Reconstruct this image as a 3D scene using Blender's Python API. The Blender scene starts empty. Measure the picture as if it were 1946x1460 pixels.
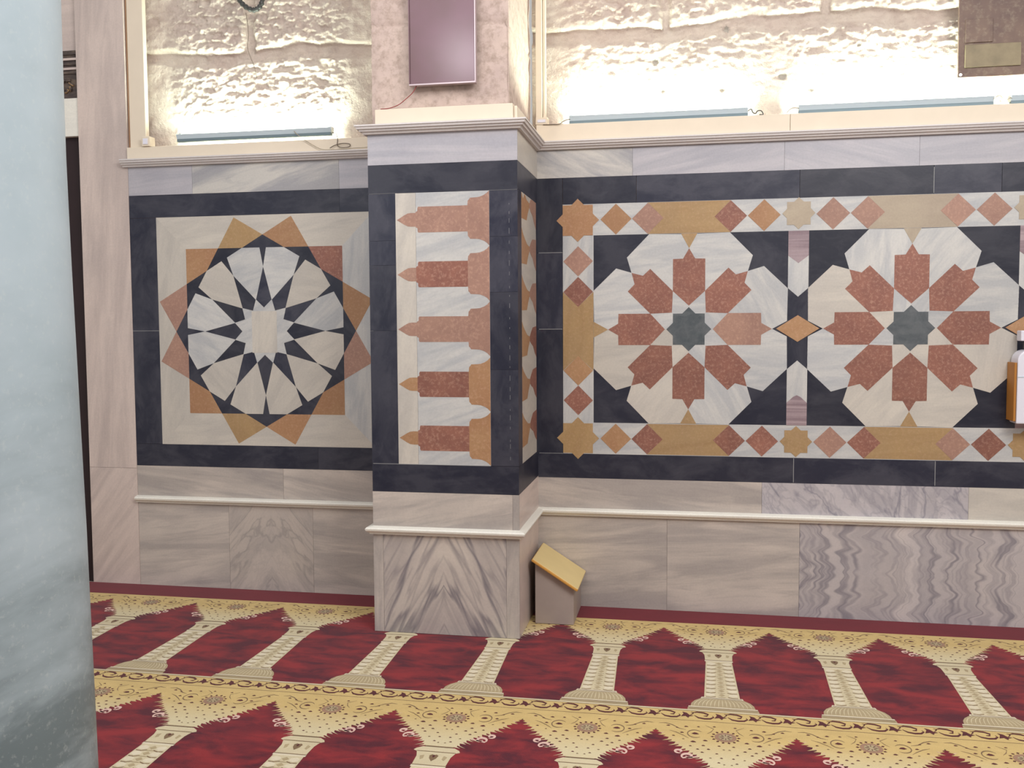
import bpy, bmesh, math, random
from mathutils import Vector, Matrix, noise
from mathutils.geometry import tessellate_polygon
PI = math.pi
random.seed(7)
scn = bpy.context.scene
COL = scn.collection

# ------------------------------------------------------------------ materials
def srgb(r, g, b):
    f = lambda c: (c/255/12.92) if c/255 <= .04045 else ((c/255+.055)/1.055)**2.4
    return (f(r), f(g), f(b), 1)

class NT:
    def __init__(s, name):
        s.m = bpy.data.materials.new(name); s.m.use_nodes = True
        s.t = s.m.node_tree; s.t.nodes.clear()
        s.out = s.n('ShaderNodeOutputMaterial'); s.b = s.n('ShaderNodeBsdfPrincipled')
        s.l(s.b.outputs[0], s.out.inputs[0])
    def n(s, k, **kw):
        x = s.t.nodes.new(k)
        for a, v in kw.items(): setattr(x, a, v)
        return x
    def l(s, a, b): s.t.links.new(a, b)
    def val(s, x, sock):
        if isinstance(x, (int, float, tuple)): sock.default_value = x
        else: s.l(x, sock)
    def math(s, op, a, b=0.0, c=None):
        x = s.n('ShaderNodeMath', operation=op)
        s.val(a, x.inputs[0]); s.val(b, x.inputs[1])
        if c is not None: s.val(c, x.inputs[2])
        return x.outputs[0]
    def attr(s, name):
        return s.n('ShaderNodeAttribute', attribute_name=name).outputs['Fac']
    def pos(s): return s.n('ShaderNodeNewGeometry').outputs['Position']
    def sep(s, v):
        x = s.n('ShaderNodeSeparateXYZ'); s.l(v, x.inputs[0]); return x.outputs
    def comb(s, a, b, c):
        x = s.n('ShaderNodeCombineXYZ')
        for i, v in enumerate((a, b, c)): s.val(v, x.inputs[i])
        return x.outputs[0]
    def noise(s, v, scale, detail=4, rough=.55, dist=0):
        x = s.n('ShaderNodeTexNoise'); s.l(v, x.inputs['Vector'])
        x.inputs['Scale'].default_value = scale; x.inputs['Detail'].default_value = detail
        x.inputs['Roughness'].default_value = rough; x.inputs['Distortion'].default_value = dist
        return x.outputs['Fac']
    def ramp(s, f, stops, interp='LINEAR'):
        x = s.n('ShaderNodeValToRGB'); s.l(f, x.inputs[0]); r = x.color_ramp; r.interpolation = interp
        while len(r.elements) < len(stops): r.elements.new(.5)
        for e, (p, c) in zip(r.elements, stops):
            e.position = p; e.color = c if isinstance(c, tuple) else (c, c, c, 1)
        return x.outputs[0]
    def mix(s, f, a, b, mode='MIX'):
        x = s.n('ShaderNodeMix', data_type='RGBA', blend_type=mode)
        s.val(f, x.inputs[0]); s.val(a, x.inputs[6]); s.val(b, x.inputs[7]); return x.outputs[2]
    def bump(s, h, strength=.2, dist=.01):
        x = s.n('ShaderNodeBump'); x.inputs['Strength'].default_value = strength
        x.inputs['Distance'].default_value = dist; s.l(h, x.inputs['Height'])
        s.l(x.outputs[0], s.b.inputs['Normal'])
    def fin(s, col, rough=.4, spec=.5):
        s.val(col, s.b.inputs['Base Color']); s.val(rough, s.b.inputs['Roughness'])
        s.b.inputs['Specular IOR Level'].default_value = spec
        return s.m

def stone(name, c1, c2, vein, stretch=(1.2, 6), rough=.35, vary=.12, vs=.5, cloud=3., bump=.05, spec=.4, speck=0):
    """marble or limestone: streaks run along the direction given by the face attribute ang"""
    g = NT(name)
    pid = g.attr('pid'); ang = g.attr('ang')
    off = g.n('ShaderNodeVectorMath', operation='ADD'); g.l(g.pos(), off.inputs[0])
    g.l(g.comb(g.math('MULTIPLY', pid, 13.7), 0., g.math('MULTIPLY', pid, 7.3)), off.inputs[1])
    rot = g.n('ShaderNodeVectorRotate', rotation_type='Y_AXIS'); g.l(off.outputs[0], rot.inputs['Vector']); g.l(ang, rot.inputs['Angle'])
    sc = g.n('ShaderNodeVectorMath', operation='MULTIPLY'); g.l(rot.outputs[0], sc.inputs[0])
    sc.inputs[1].default_value = (stretch[0], stretch[0], stretch[1])
    n1 = g.noise(sc.outputs[0], 1.3, 5, .6, .6)
    n2 = g.noise(off.outputs[0], cloud, 4, .6)
    n3 = g.noise(sc.outputs[0], 4.5, 3, .6, .8)
    base = g.mix(g.ramp(n2, [(.3, 0.), (.7, 1.)]), c1, c2)
    v = g.math('MULTIPLY', g.ramp(n1, [(.42, 0.), (.58, 1.)]), vs)
    base = g.mix(v, base, vein)
    base = g.mix(g.math('MULTIPLY', g.ramp(n3, [(.5, 0.), (.66, 1.)]), vs*.45), base, vein)
    if speck:
        sp = g.noise(off.outputs[0], 62, 3, .7)
        base = g.mix(g.math('MULTIPLY', g.ramp(sp, [(.5, 0.), (.66, 1.)]), speck), base, srgb(232, 190, 165))
    grain = g.noise(off.outputs[0], 90, 2, .6)
    base = g.mix(.35, base, g.ramp(grain, [(.3, .78), (.7, 1.)]), 'MULTIPLY')
    k = g.math('ADD', 1.-vary, g.math('MULTIPLY', g.math('FRACT', g.math('MULTIPLY', pid, 91.7)), 1.6*vary))
    base = g.mix(1., base, g.comb(k, k, k), 'MULTIPLY')
    g.bump(grain, bump, .004)
    return g.fin(base, rough, spec)

def veined(name, c1, c2, vein, mode):
    """book-matched slabs: mirror the coordinates about the joint between the two leaves"""
    g = NT(name); x, y, z = g.sep(g.pos())[:3]
    if mode == 'chevron':        # about x=-.513
        u = g.math('ABSOLUTE', g.math('ADD', x, .513)); a = math.radians(63)
        ac = g.math('ADD', g.math('MULTIPLY', u, math.sin(a)), g.math('MULTIPLY', z, math.cos(a)))
        al = g.math('SUBTRACT', g.math('MULTIPLY', u, math.cos(a)), g.math('MULTIPLY', z, math.sin(a)))
        v = g.comb(g.math('MULTIPLY', ac, 3.9), 5.3, g.math('MULTIPLY', al, .42)); d = .12
    elif mode == 'wavy':         # about z=.269
        w = g.math('ABSOLUTE', g.math('SUBTRACT', z, .269))
        v = g.comb(g.math('ADD', g.math('MULTIPLY', x, 3.4), g.math('MULTIPLY', g.noise(g.comb(g.math('MULTIPLY', x, .25), 1., w), 6, 2), 1.5)), 1.1, g.math('MULTIPLY', w, .5)); d = .2
    elif mode == 'freeze':       # wavy frieze, not mirrored
        v = g.comb(g.math('ADD', g.math('MULTIPLY', x, 3.5), g.math('MULTIPLY', z, 1.5)), 7.7, g.math('MULTIPLY', z, 2.2)); d = .8
    else:                        # soft butterfly about x=-1.81
        u = g.math('ABSOLUTE', g.math('ADD', x, 1.81))
        ac = g.math('ADD', g.math('MULTIPLY', u, .8), g.math('MULTIPLY', z, .75))
        v = g.comb(g.math('MULTIPLY', ac, 4.2), 9.1, g.math('MULTIPLY', u, 2.4)); d = .6
    n1 = g.noise(v, 1.0, 4, .55, d); n2 = g.noise(v, 2.3, 3, .6, d); cl = g.noise(g.pos(), 4, 3)
    soft = mode == 'soft'
    base = g.mix(g.ramp(cl, [(.3, 0.), (.7, 1.)]), c1, c2)
    f1 = g.ramp(n1, [(.38, 0.), (.43, .5), (.49, .3), (.515, 1.), (.535, .25), (.60, .1), (.64, .6), (.70, 0.)])
    f2 = g.ramp(n2, [(.46, 0.), (.5, 1.), (.54, 0.)])
    base = g.mix(g.math('MULTIPLY', f1, .5 if soft else .74), base, vein)
    base = g.mix(g.math('MULTIPLY', f2, .15 if soft else .32), base, vein)
    gr = g.noise(g.pos(), 90, 2, .6)
    base = g.mix(.35, base, g.ramp(gr, [(.3, .8), (.7, 1.)]), 'MULTIPLY')
    return g.fin(base, .33, .4)

def plain(name, c, rough=.5, spec=.4, metal=0, nz=0., nscale=30):
    g = NT(name)
    col = c
    if nz:
        col = g.mix(1., c, g.ramp(g.noise(g.pos(), nscale, 4, .6), [(.3, 1-nz), (.7, 1.)]), 'MULTIPLY')
    m = g.fin(col, rough, spec); g.b.inputs['Metallic'].default_value = metal
    return m

M = {}
GREYV = srgb(140, 140, 152)
M['white'] = stone('white marble', srgb(206, 203, 198), srgb(194, 193, 191), srgb(156, 160, 168), (1.6, 9), vs=.42, vary=.07)
M['cream'] = stone('cream marble', srgb(206, 198, 186), srgb(196, 189, 180), srgb(168, 163, 158), (1.6, 8), vs=.34, vary=.06)
M['frieze'] = stone('lilac grey marble', srgb(190, 186, 190), srgb(178, 174, 180), srgb(152, 152, 162), (.8, 9), vs=.45, vary=.06)
M['diag'] = stone('diagonally veined pale marble', srgb(204, 198, 190), srgb(194, 190, 184), srgb(142, 142, 150), (.9, 5), vs=.7, vary=.02)
M['dado'] = stone('streaked grey marble', srgb(206, 194, 184), srgb(190, 180, 172), srgb(142, 136, 136), (.7, 6), vs=.5, vary=.07)
M['jamb'] = stone('rosy grey marble', srgb(222, 204, 194), srgb(208, 192, 184), srgb(170, 156, 152), (.6, 5), vs=.42, vary=.05)
M['chevron'] = veined('chevron veined marble', srgb(214, 202, 190), srgb(198, 186, 178), srgb(98, 94, 106), 'chevron')
M['wavy'] = veined('wavy veined marble', srgb(204, 194, 190), srgb(190, 182, 182), srgb(116, 112, 122), 'wavy')
M['wavyf'] = veined('wavy frieze marble', srgb(196, 188, 188), srgb(186, 180, 184), srgb(122, 120, 132), 'freeze')
M['soft'] = veined('cloudy marble', srgb(200, 188, 178), srgb(186, 176, 170), srgb(130, 126, 126), 'soft')
M['black'] = stone('black slate marble', srgb(32, 34, 52), srgb(45, 46, 60), srgb(86, 85, 94), (2.2, 4), rough=.4, vs=.36, vary=.28, cloud=5)
M['red'] = stone('red brown limestone', srgb(154, 104, 88), srgb(140, 94, 82), srgb(116, 74, 66), (3, 5), rough=.45, vs=.3, vary=.12, speck=.22, cloud=9)
M['pink'] = stone('pink limestone', srgb(174, 136, 118), srgb(160, 124, 110), srgb(138, 102, 92), (2, 4), rough=.45, vs=.25, vary=.1, speck=.2, cloud=7)
M['ochre'] = stone('ochre limestone', srgb(176, 144, 100), srgb(166, 138, 102), srgb(146, 114, 76), (1.2, 6), rough=.45, vs=.3, vary=.06, speck=.12)
M['orange'] = stone('orange brown limestone', srgb(178, 140, 102), srgb(170, 128, 94), srgb(152, 104, 74), (2, 4), rough=.45, vs=.3, vary=.12, speck=.15)
M['tan_stone'] = stone('pale tan limestone', srgb(182, 168, 146), srgb(172, 156, 138), srgb(150, 134, 118), (1.5, 6), rough=.45, vs=.25, vary=.05)
M['mauve'] = stone('mauve banded marble', srgb(178, 158, 160), srgb(160, 142, 148), srgb(118, 96, 104), (.5, 20), vs=.6, vary=.05)
M['green'] = stone('dark green marble', srgb(72, 80, 84), srgb(88, 92, 96), srgb(120, 122, 124), (5, 6), vs=.35, vary=.05, cloud=12)
M['joint'] = plain('pale joint grout', srgb(150, 150, 150), .8)
M['trim'] = stone('pale trim marble', srgb(224, 217, 213), srgb(214, 208, 206), srgb(194, 188, 190), (.6, 6), vs=.25, vary=.02)
M['trimw'] = stone('white trim marble', srgb(244, 240, 228), srgb(238, 234, 224), srgb(200, 196, 190), (.6, 6), vs=.2, vary=.02)
M['casing'] = plain('cream painted casing', srgb(226, 212, 192), .5, .3, nz=.05, nscale=6)
M['casingline'] = plain('brown edge line', srgb(150, 116, 90), .8)  # narrow brown strip beside the wide upright casing
M['black_plastic'] = plain('dark grey plastic', srgb(62, 62, 60), .4)
M['red_wire'] = plain('dark red wire', srgb(140, 52, 52), .5)
M['grey_wire'] = plain('beige wire', srgb(168, 156, 136), .6)
M['dark_wire'] = plain('brown wire', srgb(92, 78, 66), .6)
M['fixture'] = plain('grey painted steel', srgb(196, 210, 218), .45, .4, 0)
M['fixture_dark'] = plain('dark steel channel', srgb(112, 128, 134), .5, .4, .3)
M['silver'] = plain('bright lamp cap metal', srgb(210, 214, 216), .25, .5, .9)
M['beige'] = plain('grey brown painted board', srgb(164, 150, 142), .6, .3, nz=.07, nscale=14)
M['wood'] = plain('yellow varnished wood', srgb(224, 200, 142), .45, .4, nz=.06, nscale=8)
M['woodedge'] = plain('orange wood edge', srgb(214, 158, 76), .5, .4, nz=.1, nscale=10)
M['tan'] = plain('brown wood side', srgb(176, 118, 52), .5, .4, nz=.1, nscale=12)
M['plastic'] = plain('white plastic', srgb(224, 222, 232), .3)
M['darkgap'] = plain('dark brown cladding', srgb(50, 36, 38), .6, .3, nz=.2, nscale=6)

def lamp_mat(name, c, s):
    g = NT(name); g.b.inputs['Base Color'].default_value = (.8, .8, .8, 1)
    g.b.inputs['Emission Color'].default_value = c; g.b.inputs['Emission Strength'].default_value = s
    return g.m
M['tube'] = lamp_mat('glowing fluorescent tube', (.84, 1., .84, 1), 430)

def rock_mat():
    g = NT('rough limestone blocks'); p = g.pos()
    a = g.noise(p, 3, 5, .6); b = g.noise(p, 14, 5, .65); c = g.noise(p, 60, 4, .7)
    col = g.mix(g.ramp(a, [(.32, 0.), (.68, 1.)]), srgb(206, 194, 180), srgb(194, 176, 166))
    col = g.mix(g.math('MULTIPLY', g.ramp(b, [(.45, 0.), (.7, 1.)]), .45), col, srgb(160, 138, 128))
    col = g.mix(g.math('MULTIPLY', g.ramp(c, [(.58, 0.), (.72, 1.)]), .35), col, srgb(120, 100, 92))
    h = g.math('ADD', b, g.math('MULTIPLY', c, .5)); g.bump(h, .8, .014)
    return g.fin(col, .9, .15)
M['rock'] = rock_mat()
def plaster_mat():
    g = NT('weathered plastered stone'); p = g.pos()
    a = g.noise(p, 4, 5, .6); b = g.noise(p, 22, 5, .7)
    col = g.mix(g.ramp(a, [(.32, 0.), (.68, 1.)]), srgb(204, 184, 172), srgb(188, 168, 160))
    col = g.mix(g.math('MULTIPLY', g.ramp(b, [(.45, 0.), (.68, 1.)]), .6), col, srgb(142, 124, 110))
    g.bump(b, .35, .008)
    return g.fin(col, .85, .2)
M['plaster'] = plaster_mat()

def column_mat():
    g = NT('blue grey column marble'); p = g.pos(); x, y, z = g.sep(p)[:3]
    v = g.comb(g.math('ADD', g.math('MULTIPLY', x, 1.6), g.math('MULTIPLY', z, -2.0)), g.math('MULTIPLY', y, .6), g.math('ADD', g.math('MULTIPLY', z, .55), g.math('MULTIPLY', x, .5)))
    a = g.noise(v, 2.5, 5, .6, .2); b = g.noise(p, 3, 4, .6); c = g.noise(p, 55, 3, .7)
    col = g.mix(g.ramp(b, [(.3, 0.), (.7, 1.)]), srgb(186, 200, 208), srgb(172, 188, 196))
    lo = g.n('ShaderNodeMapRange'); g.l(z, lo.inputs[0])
    for i, q in enumerate((1.75, .6, .12, 1.)): lo.inputs[i+1].default_value = q  # veins strengthen downwards, putting the lower shaft's shade into the colour
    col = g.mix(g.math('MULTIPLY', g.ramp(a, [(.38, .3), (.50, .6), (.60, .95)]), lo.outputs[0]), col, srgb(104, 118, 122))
    col = g.mix(g.math('MULTIPLY', g.ramp(c, [(.56, 0.), (.72, 1.)]), .3), col, srgb(200, 208, 206))
    return g.fin(col, .45, .4)
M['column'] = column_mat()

def fabric(name, c1, c2, scale=5, vary=.6, fine=.25, fade=False):
    g = NT(name); p = g.pos()
    sx = g.n('ShaderNodeVectorMath', operation='MULTIPLY'); g.l(p, sx.inputs[0]); sx.inputs[1].default_value = (.8, 1.7, 1)
    a = g.noise(sx.outputs[0], scale, 4, .6, .4); f = g.noise(p, 260, 2, .6)
    col = g.mix(g.math('MULTIPLY', g.ramp(a, [(.36, 0.), (.62, 1.)]), vary), c1, c2)
    if fade:      # the weave turns from straw yellow to cream towards the column heads
        t = g.math('MODULO', g.math('SUBTRACT', -.228+13.28, g.sep(p)[1]), 1.328)
        col = g.mix(g.ramp(t, [(.14, 0.), (.36, 1.), (.9, 1.), (.99, 0.)]), col, srgb(214, 200, 162))
    col = g.mix(fine, col, g.ramp(f, [(.3, .55), (.7, 1.)]), 'MULTIPLY')
    g.bump(f, .3, .003)
    m = g.fin(col, .95, .1)
    g.b.inputs['Sheen Weight'].default_value = .15
    return m
M['c_red'] = fabric('deep red wool pile', srgb(142, 38, 44), srgb(84, 22, 38), 5.5, 1.)
M['c_wine'] = fabric('wine red wool pile', srgb(116, 24, 38), srgb(104, 20, 34))
M['c_yel'] = fabric('straw yellow wool pile', srgb(212, 184, 122), srgb(198, 170, 112), 8, fade=True)
M['c_cream'] = fabric('cream wool pile', srgb(214, 200, 166), srgb(202, 188, 154), 8)
M['c_pale'] = fabric('pale ivory wool pile', srgb(226, 214, 188), srgb(214, 202, 174), 8)
M['c_taupe'] = fabric('taupe wool pile', srgb(182, 164, 128), srgb(168, 150, 118), 8)
M['c_dark'] = fabric('dark maroon wool pile', srgb(92, 36, 40), srgb(78, 32, 38), 8)
M['c_brown'] = fabric('brown wool pile', srgb(132, 106, 78), srgb(120, 96, 70), 8)
M['c_mauve'] = fabric('dusty mauve wool pile', srgb(166, 130, 104), srgb(152, 118, 96), 8)
M['c_lilac'] = fabric('pinkish ivory wool pile', srgb(226, 190, 176), srgb(214, 178, 166), 8)

# ------------------------------------------------------------------ mesh helper
class MB:
    def __init__(s): s.v = []; s.f = []; s.m = []; s.p = []; s.a = []; s.mats = []; s.smooth = []
    def mi(s, k):
        if k not in s.mats: s.mats.append(k)
        return s.mats.index(k)
    def face(s, idx, k, pid=0., ang=0., sm=False):
        s.f.append(tuple(idx)); s.m.append(s.mi(k)); s.p.append(pid); s.a.append(ang); s.smooth.append(sm)
    def prism(s, poly, fr, d0, d1, k, pid=None, ang=None, back=False):
        pid = random.random() if pid is None else pid
        ang = random.uniform(-PI/2, PI/2) if ang is None else ang
        n = len(poly); b = len(s.v)
        for (u, w) in poly: s.v.append(fr(u, w, d1))
        for (u, w) in poly: s.v.append(fr(u, w, d0))
        if n <= 4 and n > 2 and convex(poly): tr = [tuple(range(n))]
        else: tr = tessellate_polygon([[Vector((u, w, 0)) for u, w in poly]])
        for t in tr:
            s.face([b+i for i in t], k, pid, ang)
            if back: s.face([b+n+i for i in reversed(t)], k, pid, ang)
        if d1 != d0:
            for i in range(n):
                j = (i+1) % n
                s.face([b+i, b+j, b+n+j, b+n+i], k, pid, ang)
    def rect(s, u0, w0, u1, w1, fr, d0, d1, k, pid=None, ang=0.):
        s.prism([(u0, w0), (u1, w0), (u1, w1), (u0, w1)], fr, d0, d1, k, pid, ang)
    def flat(s, poly, fr, d, k, pid=0.): s.prism(poly, fr, d, d, k, pid, 0.)
    def box(s, x0, x1, y0, y1, z0, z1, k, pid=None, ang=0.):
        pid = random.random() if pid is None else pid
        b = len(s.v)
        for x in (x0, x1):
            for y in (y0, y1):
                for z in (z0, z1): s.v.append((x, y, z))
        for q in ((0, 1, 3, 2), (4, 6, 7, 5), (0, 4, 5, 1), (2, 3, 7, 6), (0, 2, 6, 4), (1, 5, 7, 3)):
            s.face([b+i for i in q], k, pid, ang)
    def tube(s, pts, r, k, n=8, caps=True):
        b = len(s.v); pts = [Vector(p) for p in pts]; N = len(pts); up = None
        for i, p in enumerate(pts):
            t = (pts[min(i+1, N-1)]-pts[max(i-1, 0)]).normalized()
            if up is None:
                up = Vector((0, 0, 1)) if abs(t.z) < .9 else Vector((1, 0, 0))
            a = t.cross(up).normalized(); c = a.cross(t).normalized(); up = c
            rr = r[i] if isinstance(r, (list, tuple)) else r
            for j in range(n):
                q = 2*PI*j/n; s.v.append(tuple(p+a*(rr*math.cos(q))+c*(rr*math.sin(q))))
        for i in range(N-1):
            for j in range(n):
                j2 = (j+1) % n
                s.face([b+i*n+j, b+i*n+j2, b+(i+1)*n+j2, b+(i+1)*n+j], k, 0, 0, True)
        if caps:
            s.face([b+j for j in range(n)][::-1], k); s.face([b+(N-1)*n+j for j in range(n)], k)
    def sweep(s, path, prof, k):
        """path: (x,y) points, outward is to the right hand side of travel; prof: (out, z) closed outline; mitred"""
        P = [Vector(p) for p in path]; N = len(P); b = len(s.v); n = len(prof)
        for i, p in enumerate(P):
            ds = []
            if i > 0: ds.append((P[i]-P[i-1]).normalized())
            if i < N-1: ds.append((P[i+1]-P[i]).normalized())
            ns = [Vector((d.y, -d.x)) for d in ds]
            m = ns[0] if len(ns) == 1 else (ns[0]+ns[1])/(1+ns[0].dot(ns[1]))
            for (o, z) in prof: s.v.append((p.x+m.x*o, p.y+m.y*o, z))
        for i in range(N-1):
            for j in range(n):
                j2 = (j+1) % n
                s.face([b+i*n+j, b+i*n+j2, b+(i+1)*n+j2, b+(i+1)*n+j], k, i*.3, 0)
        s.face([b+j for j in range(n)], k); s.face([b+(N-1)*n+j for j in range(n)][::-1], k)
    def build(s, name, parent=None, label=None, bevel=0, **props):
        L = parent.matrix_world.translation.copy() if parent else Vector((0, 0, 0))
        if parent and 'wloc' in parent: L = Vector(parent['wloc'])
        own = Vector((0, 0, 0))
        if s.v:
            own = Vector([(min(v[i] for v in s.v)+max(v[i] for v in s.v))/2 for i in range(3)])
            own.z = min(v[2] for v in s.v)
        me = bpy.data.meshes.new(name)
        me.from_pydata([tuple(Vector(v)-own) for v in s.v], [], s.f)
        for k in s.mats: me.materials.append(M[k])
        me.polygons.foreach_set('material_index', s.m); me.polygons.foreach_set('use_smooth', s.smooth)
        for nm, d in (('pid', s.p), ('ang', s.a)):
            at = me.attributes.new(nm, 'FLOAT', 'FACE'); at.data.foreach_set('value', d)
        bm = bmesh.new(); bm.from_mesh(me); bmesh.ops.recalc_face_normals(bm, faces=bm.faces); bm.to_mesh(me); bm.free()
        me.update()
        o = bpy.data.objects.new(name, me); COL.objects.link(o)
        o.location = own-L
        WL[o.name] = own
        if parent: o.parent = parent
        if parent and parent.name in WL: o.location = own-WL[parent.name]
        if label: o['label'] = label
        for k, v in props.items(): o[k] = v
        if bevel:
            md = o.modifiers.new('bevel', 'BEVEL'); md.width = bevel; md.segments = 2; md.limit_method = 'ANGLE'
        return o
WL = {}
def convex(poly):
    n = len(poly); sg = 0
    for i in range(n):
        a, b, c = poly[i], poly[(i+1) % n], poly[(i+2) % n]
        cr = (b[0]-a[0])*(c[1]-b[1])-(b[1]-a[1])*(c[0]-b[0])
        if abs(cr) < 1e-12: continue
        if sg == 0: sg = 1 if cr > 0 else -1
        elif (cr > 0) != (sg > 0): return False
    return True
def thing(name, label, cat, loc, group=None):
    o = bpy.data.objects.new(name, None); COL.objects.link(o); o.location = loc; o.empty_display_size = .1
    WL[o.name] = Vector(loc)
    o['label'] = label; o['category'] = cat
    if group: o['group'] = group
    return o
def tag(o, label, cat, group=None):
    o['label'] = label; o['category'] = cat
    if group: o['group'] = group
    return o
def struct(mb, name, label=None):
    o = mb.build(name); o['kind'] = 'structure'
    if label: o['label'] = label
    return o

# ------------------------------------------------------------------ layout (metres; marble wall face is y=0, room is y<0)
PX0, PX1, PY = -.907, -.097, -.65            # pillar front corners
T = .0006                                    # inlay layer step
FW = lambda u, w, d: (u, -d, w)              # wall face
FP = lambda u, w, d: (u, PY-d, w)            # pillar front
FS = lambda u, w, d: (PX1+d, u, w)           # pillar right side (u is y)
FF = lambda u, w, d: (u, w, d)               # floor
def pol(cx, cz, r, deg): return (cx+r*math.cos(math.radians(deg)), cz+r*math.sin(math.radians(deg)))

# ------------------------------------------------------------------ setting: floor, walls
b = MB(); b.box(-5, 5.2, -7.0, .3, -.12, -.012, 'dado'); struct(b, 'floor')

# wall_back: core mass, dado slabs, friezes
b = MB()
b.box(-3.06, 5, .0135, .30, -.012, 2.72, 'plaster', 0)
struct(b, 'wall_back'); b = MB()
J = .0012
def slabs(seams, z0, z1, fr, d=.0, mats=None):
    for i in range(len(seams)-1):
        k, ang = mats[i]
        b.rect(seams[i]+J/2, z0, seams[i+1]-J/2, z1, fr, -.013, d, k, None, ang)
slabs([-2.73, -2.097, -1.529, -.9], -.011, .552, FW, 0, [('dado', .12), ('soft', 0), ('dado', -.05)])
slabs([-2.73, -1.72, -.9], .553, .783, FW, 0, [('dado', -.12), ('dado', -.2)])
slabs([PX1-.02, .663, 1.408, 2.62, 3.8, 5], -.011, .552, FW, 0, [('dado', .1), ('dado', .06), ('wavy', 0), ('wavy', 0), ('dado', 0)])
slabs([PX1-.02, 1.197, 2.30, 3.4, 5], .553, .7698, FW, 0, [('dado', -.12), ('wavyf', 0), ('cream', -.1), ('dado', .1)])
struct(b, 'wall_back_dado'); b = MB()
slabs([-2.73, -2.289, -1.318, -.9], 2.512, 2.73, FW, 0, [('frieze', 0.05), ('diag', .28), ('frieze', .02)])
slabs([PX1-.02, .458, 1.30, 2.009, 2.9, 5], 2.5302, 2.73, FW, 0, [('diag', -.45), ('frieze', .2), ('frieze', -.3), ('frieze', .1), ('cream', 0)])
struct(b, 'wall_back_frieze'); b = MB()
b.rect(3.93, .77, 5, 2.53, FW, -.013, 0, 'dado')
struct(b, 'wall_back_right')

# left jamb (wall_left) with return and recessed strip
b = MB()
b.rect(-3.07, -.011, -2.7305, .764, FW, -.3, .002, 'jamb', .2, .9)
b.rect(-3.07, .7655, -2.7305, 4.6, FW, -.3, .002, 'jamb', .7, 1.5)
b.rect(-4.6, 2.905, -3.071, 4.6, FW, -.35, -.03, 'jamb', .4, 0)
b.rect(-4.6, -.011, -3.071, 2.904, FW, -.35, -.05, 'darkgap', .3)
struct(b, 'wall_left')

# rough stone wall above the marble
def rough_wall(name, x0, x1, z0, z1, ybase, seed, joints, dx=.0065, amp=1.25, mask=None, holes=()):
    nx = int((x1-x0)/dx); nz = int((z1-z0)/dx)
    mb = MB(); off = Vector((seed*3.1, seed*1.7, 0))
    for j in range(nz+1):
        for i in range(nx+1):
            x = x0+(x1-x0)*i/nx; z = z0+(z1-z0)*j/nz
            p = Vector((x, 0, z))+off
            wx = noise.noise(p*2.2)*.05+noise.noise(p*9)*.018; wz = noise.noise(p*2.0+Vector((9, 0, 0)))*.045+noise.noise(p*8+Vector((5, 0, 0)))*.02
            # joints
            dj = 9.
            row = 0
            for q, zj in enumerate(joints):
                dj = min(dj, abs(z+wz-zj)/(1.))
                if z+wz > zj: row = q+1
            vx = (x+wx*1.0+row*.37+seed*.2) % .92
            dj = min(dj, abs(vx-.46)*1.2) if row else dj
            m = max(0, min(1, (dj-.016)/.045)); m = m*m*(3-2*m)
            rg = noise.fractal(p*4, 1, 2, 3)*.012
            st = noise.fractal(Vector((p.x*17, 1, p.z*30)), .9, 2.1, 5)
            ch = noise.fractal(Vector((p.x*44, 4, p.z*64)), .8, 2.2, 4)
            xm = mask(x, z)
            rel = rg+(st*.011+ch*.0055)*amp*xm
            pit = -.045*max(0, noise.noise(Vector((p.x*6.3, 8, p.z*7)))-.44)/.5
            out = m*(.024+rel+pit)+(1-m)*(rel*.35-.008)
            for hx, hz, hr in holes:
                if (x-hx)**2+(z-hz)**2 < hr*hr: out -= .014
            mb.v.append((x, ybase-out, z))
    W = nx+1
    for j in range(nz):
        for i in range(nx):
            x = x0+(x1-x0)*i/nx; z = z0+(z1-z0)*j/nz; k = 'rock'
            for hx, hz, hr in holes:
                if (x-hx)**2+(z-hz)**2 < (hr*(1+.5*noise.noise(Vector((x*60, z*60, 0)))))**2: k = 'holeshade'
            mb.face([j*W+i, j*W+i+1, (j+1)*W+i+1, (j+1)*W+i], k, 0, 0, True)
    # solid mass behind the broken face
    mb.box(x0, x1, ybase+.04, ybase+.25, z0, z1, 'rock')
    return mb
M['holeshade'] = plain('drilled hole with painted shade', srgb(168, 160, 150), .9, .1)  # darker face colour stands in for the shade inside the holes
HOLES = [(.581, 3.19, .018), (.626, 3.023, .012), (.962, 3.015, .014), (1.29, 3.071, .022), (1.451, 2.996, .016), (1.701, 3.221, .013), (.98, 3.352, .018)]
struct(rough_wall('wall_upper_left', -2.73, -.85, 2.725, 4.3, .125, 1, (3.38, 3.95), mask=lambda x, z: .12+.9*max(0, min(1, (x+2.5)/.22))*max(0, min(1, (-1.26-x)/.14))*(.35+.65*max(0, min(1, (z-2.95)/.12)))), 'wall_back_upper_left')
struct(rough_wall('wall_upper_right', -.14, 3.6, 2.725, 4.3, .125, 2, (3.372, 3.95), .0075, mask=lambda x, z: .12+.9*max(0, min(1, (x-.02)/.3))*(.22+.78*max(0, min(1, (z-3.1)/.25))), holes=HOLES), 'wall_back_upper_right')

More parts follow.
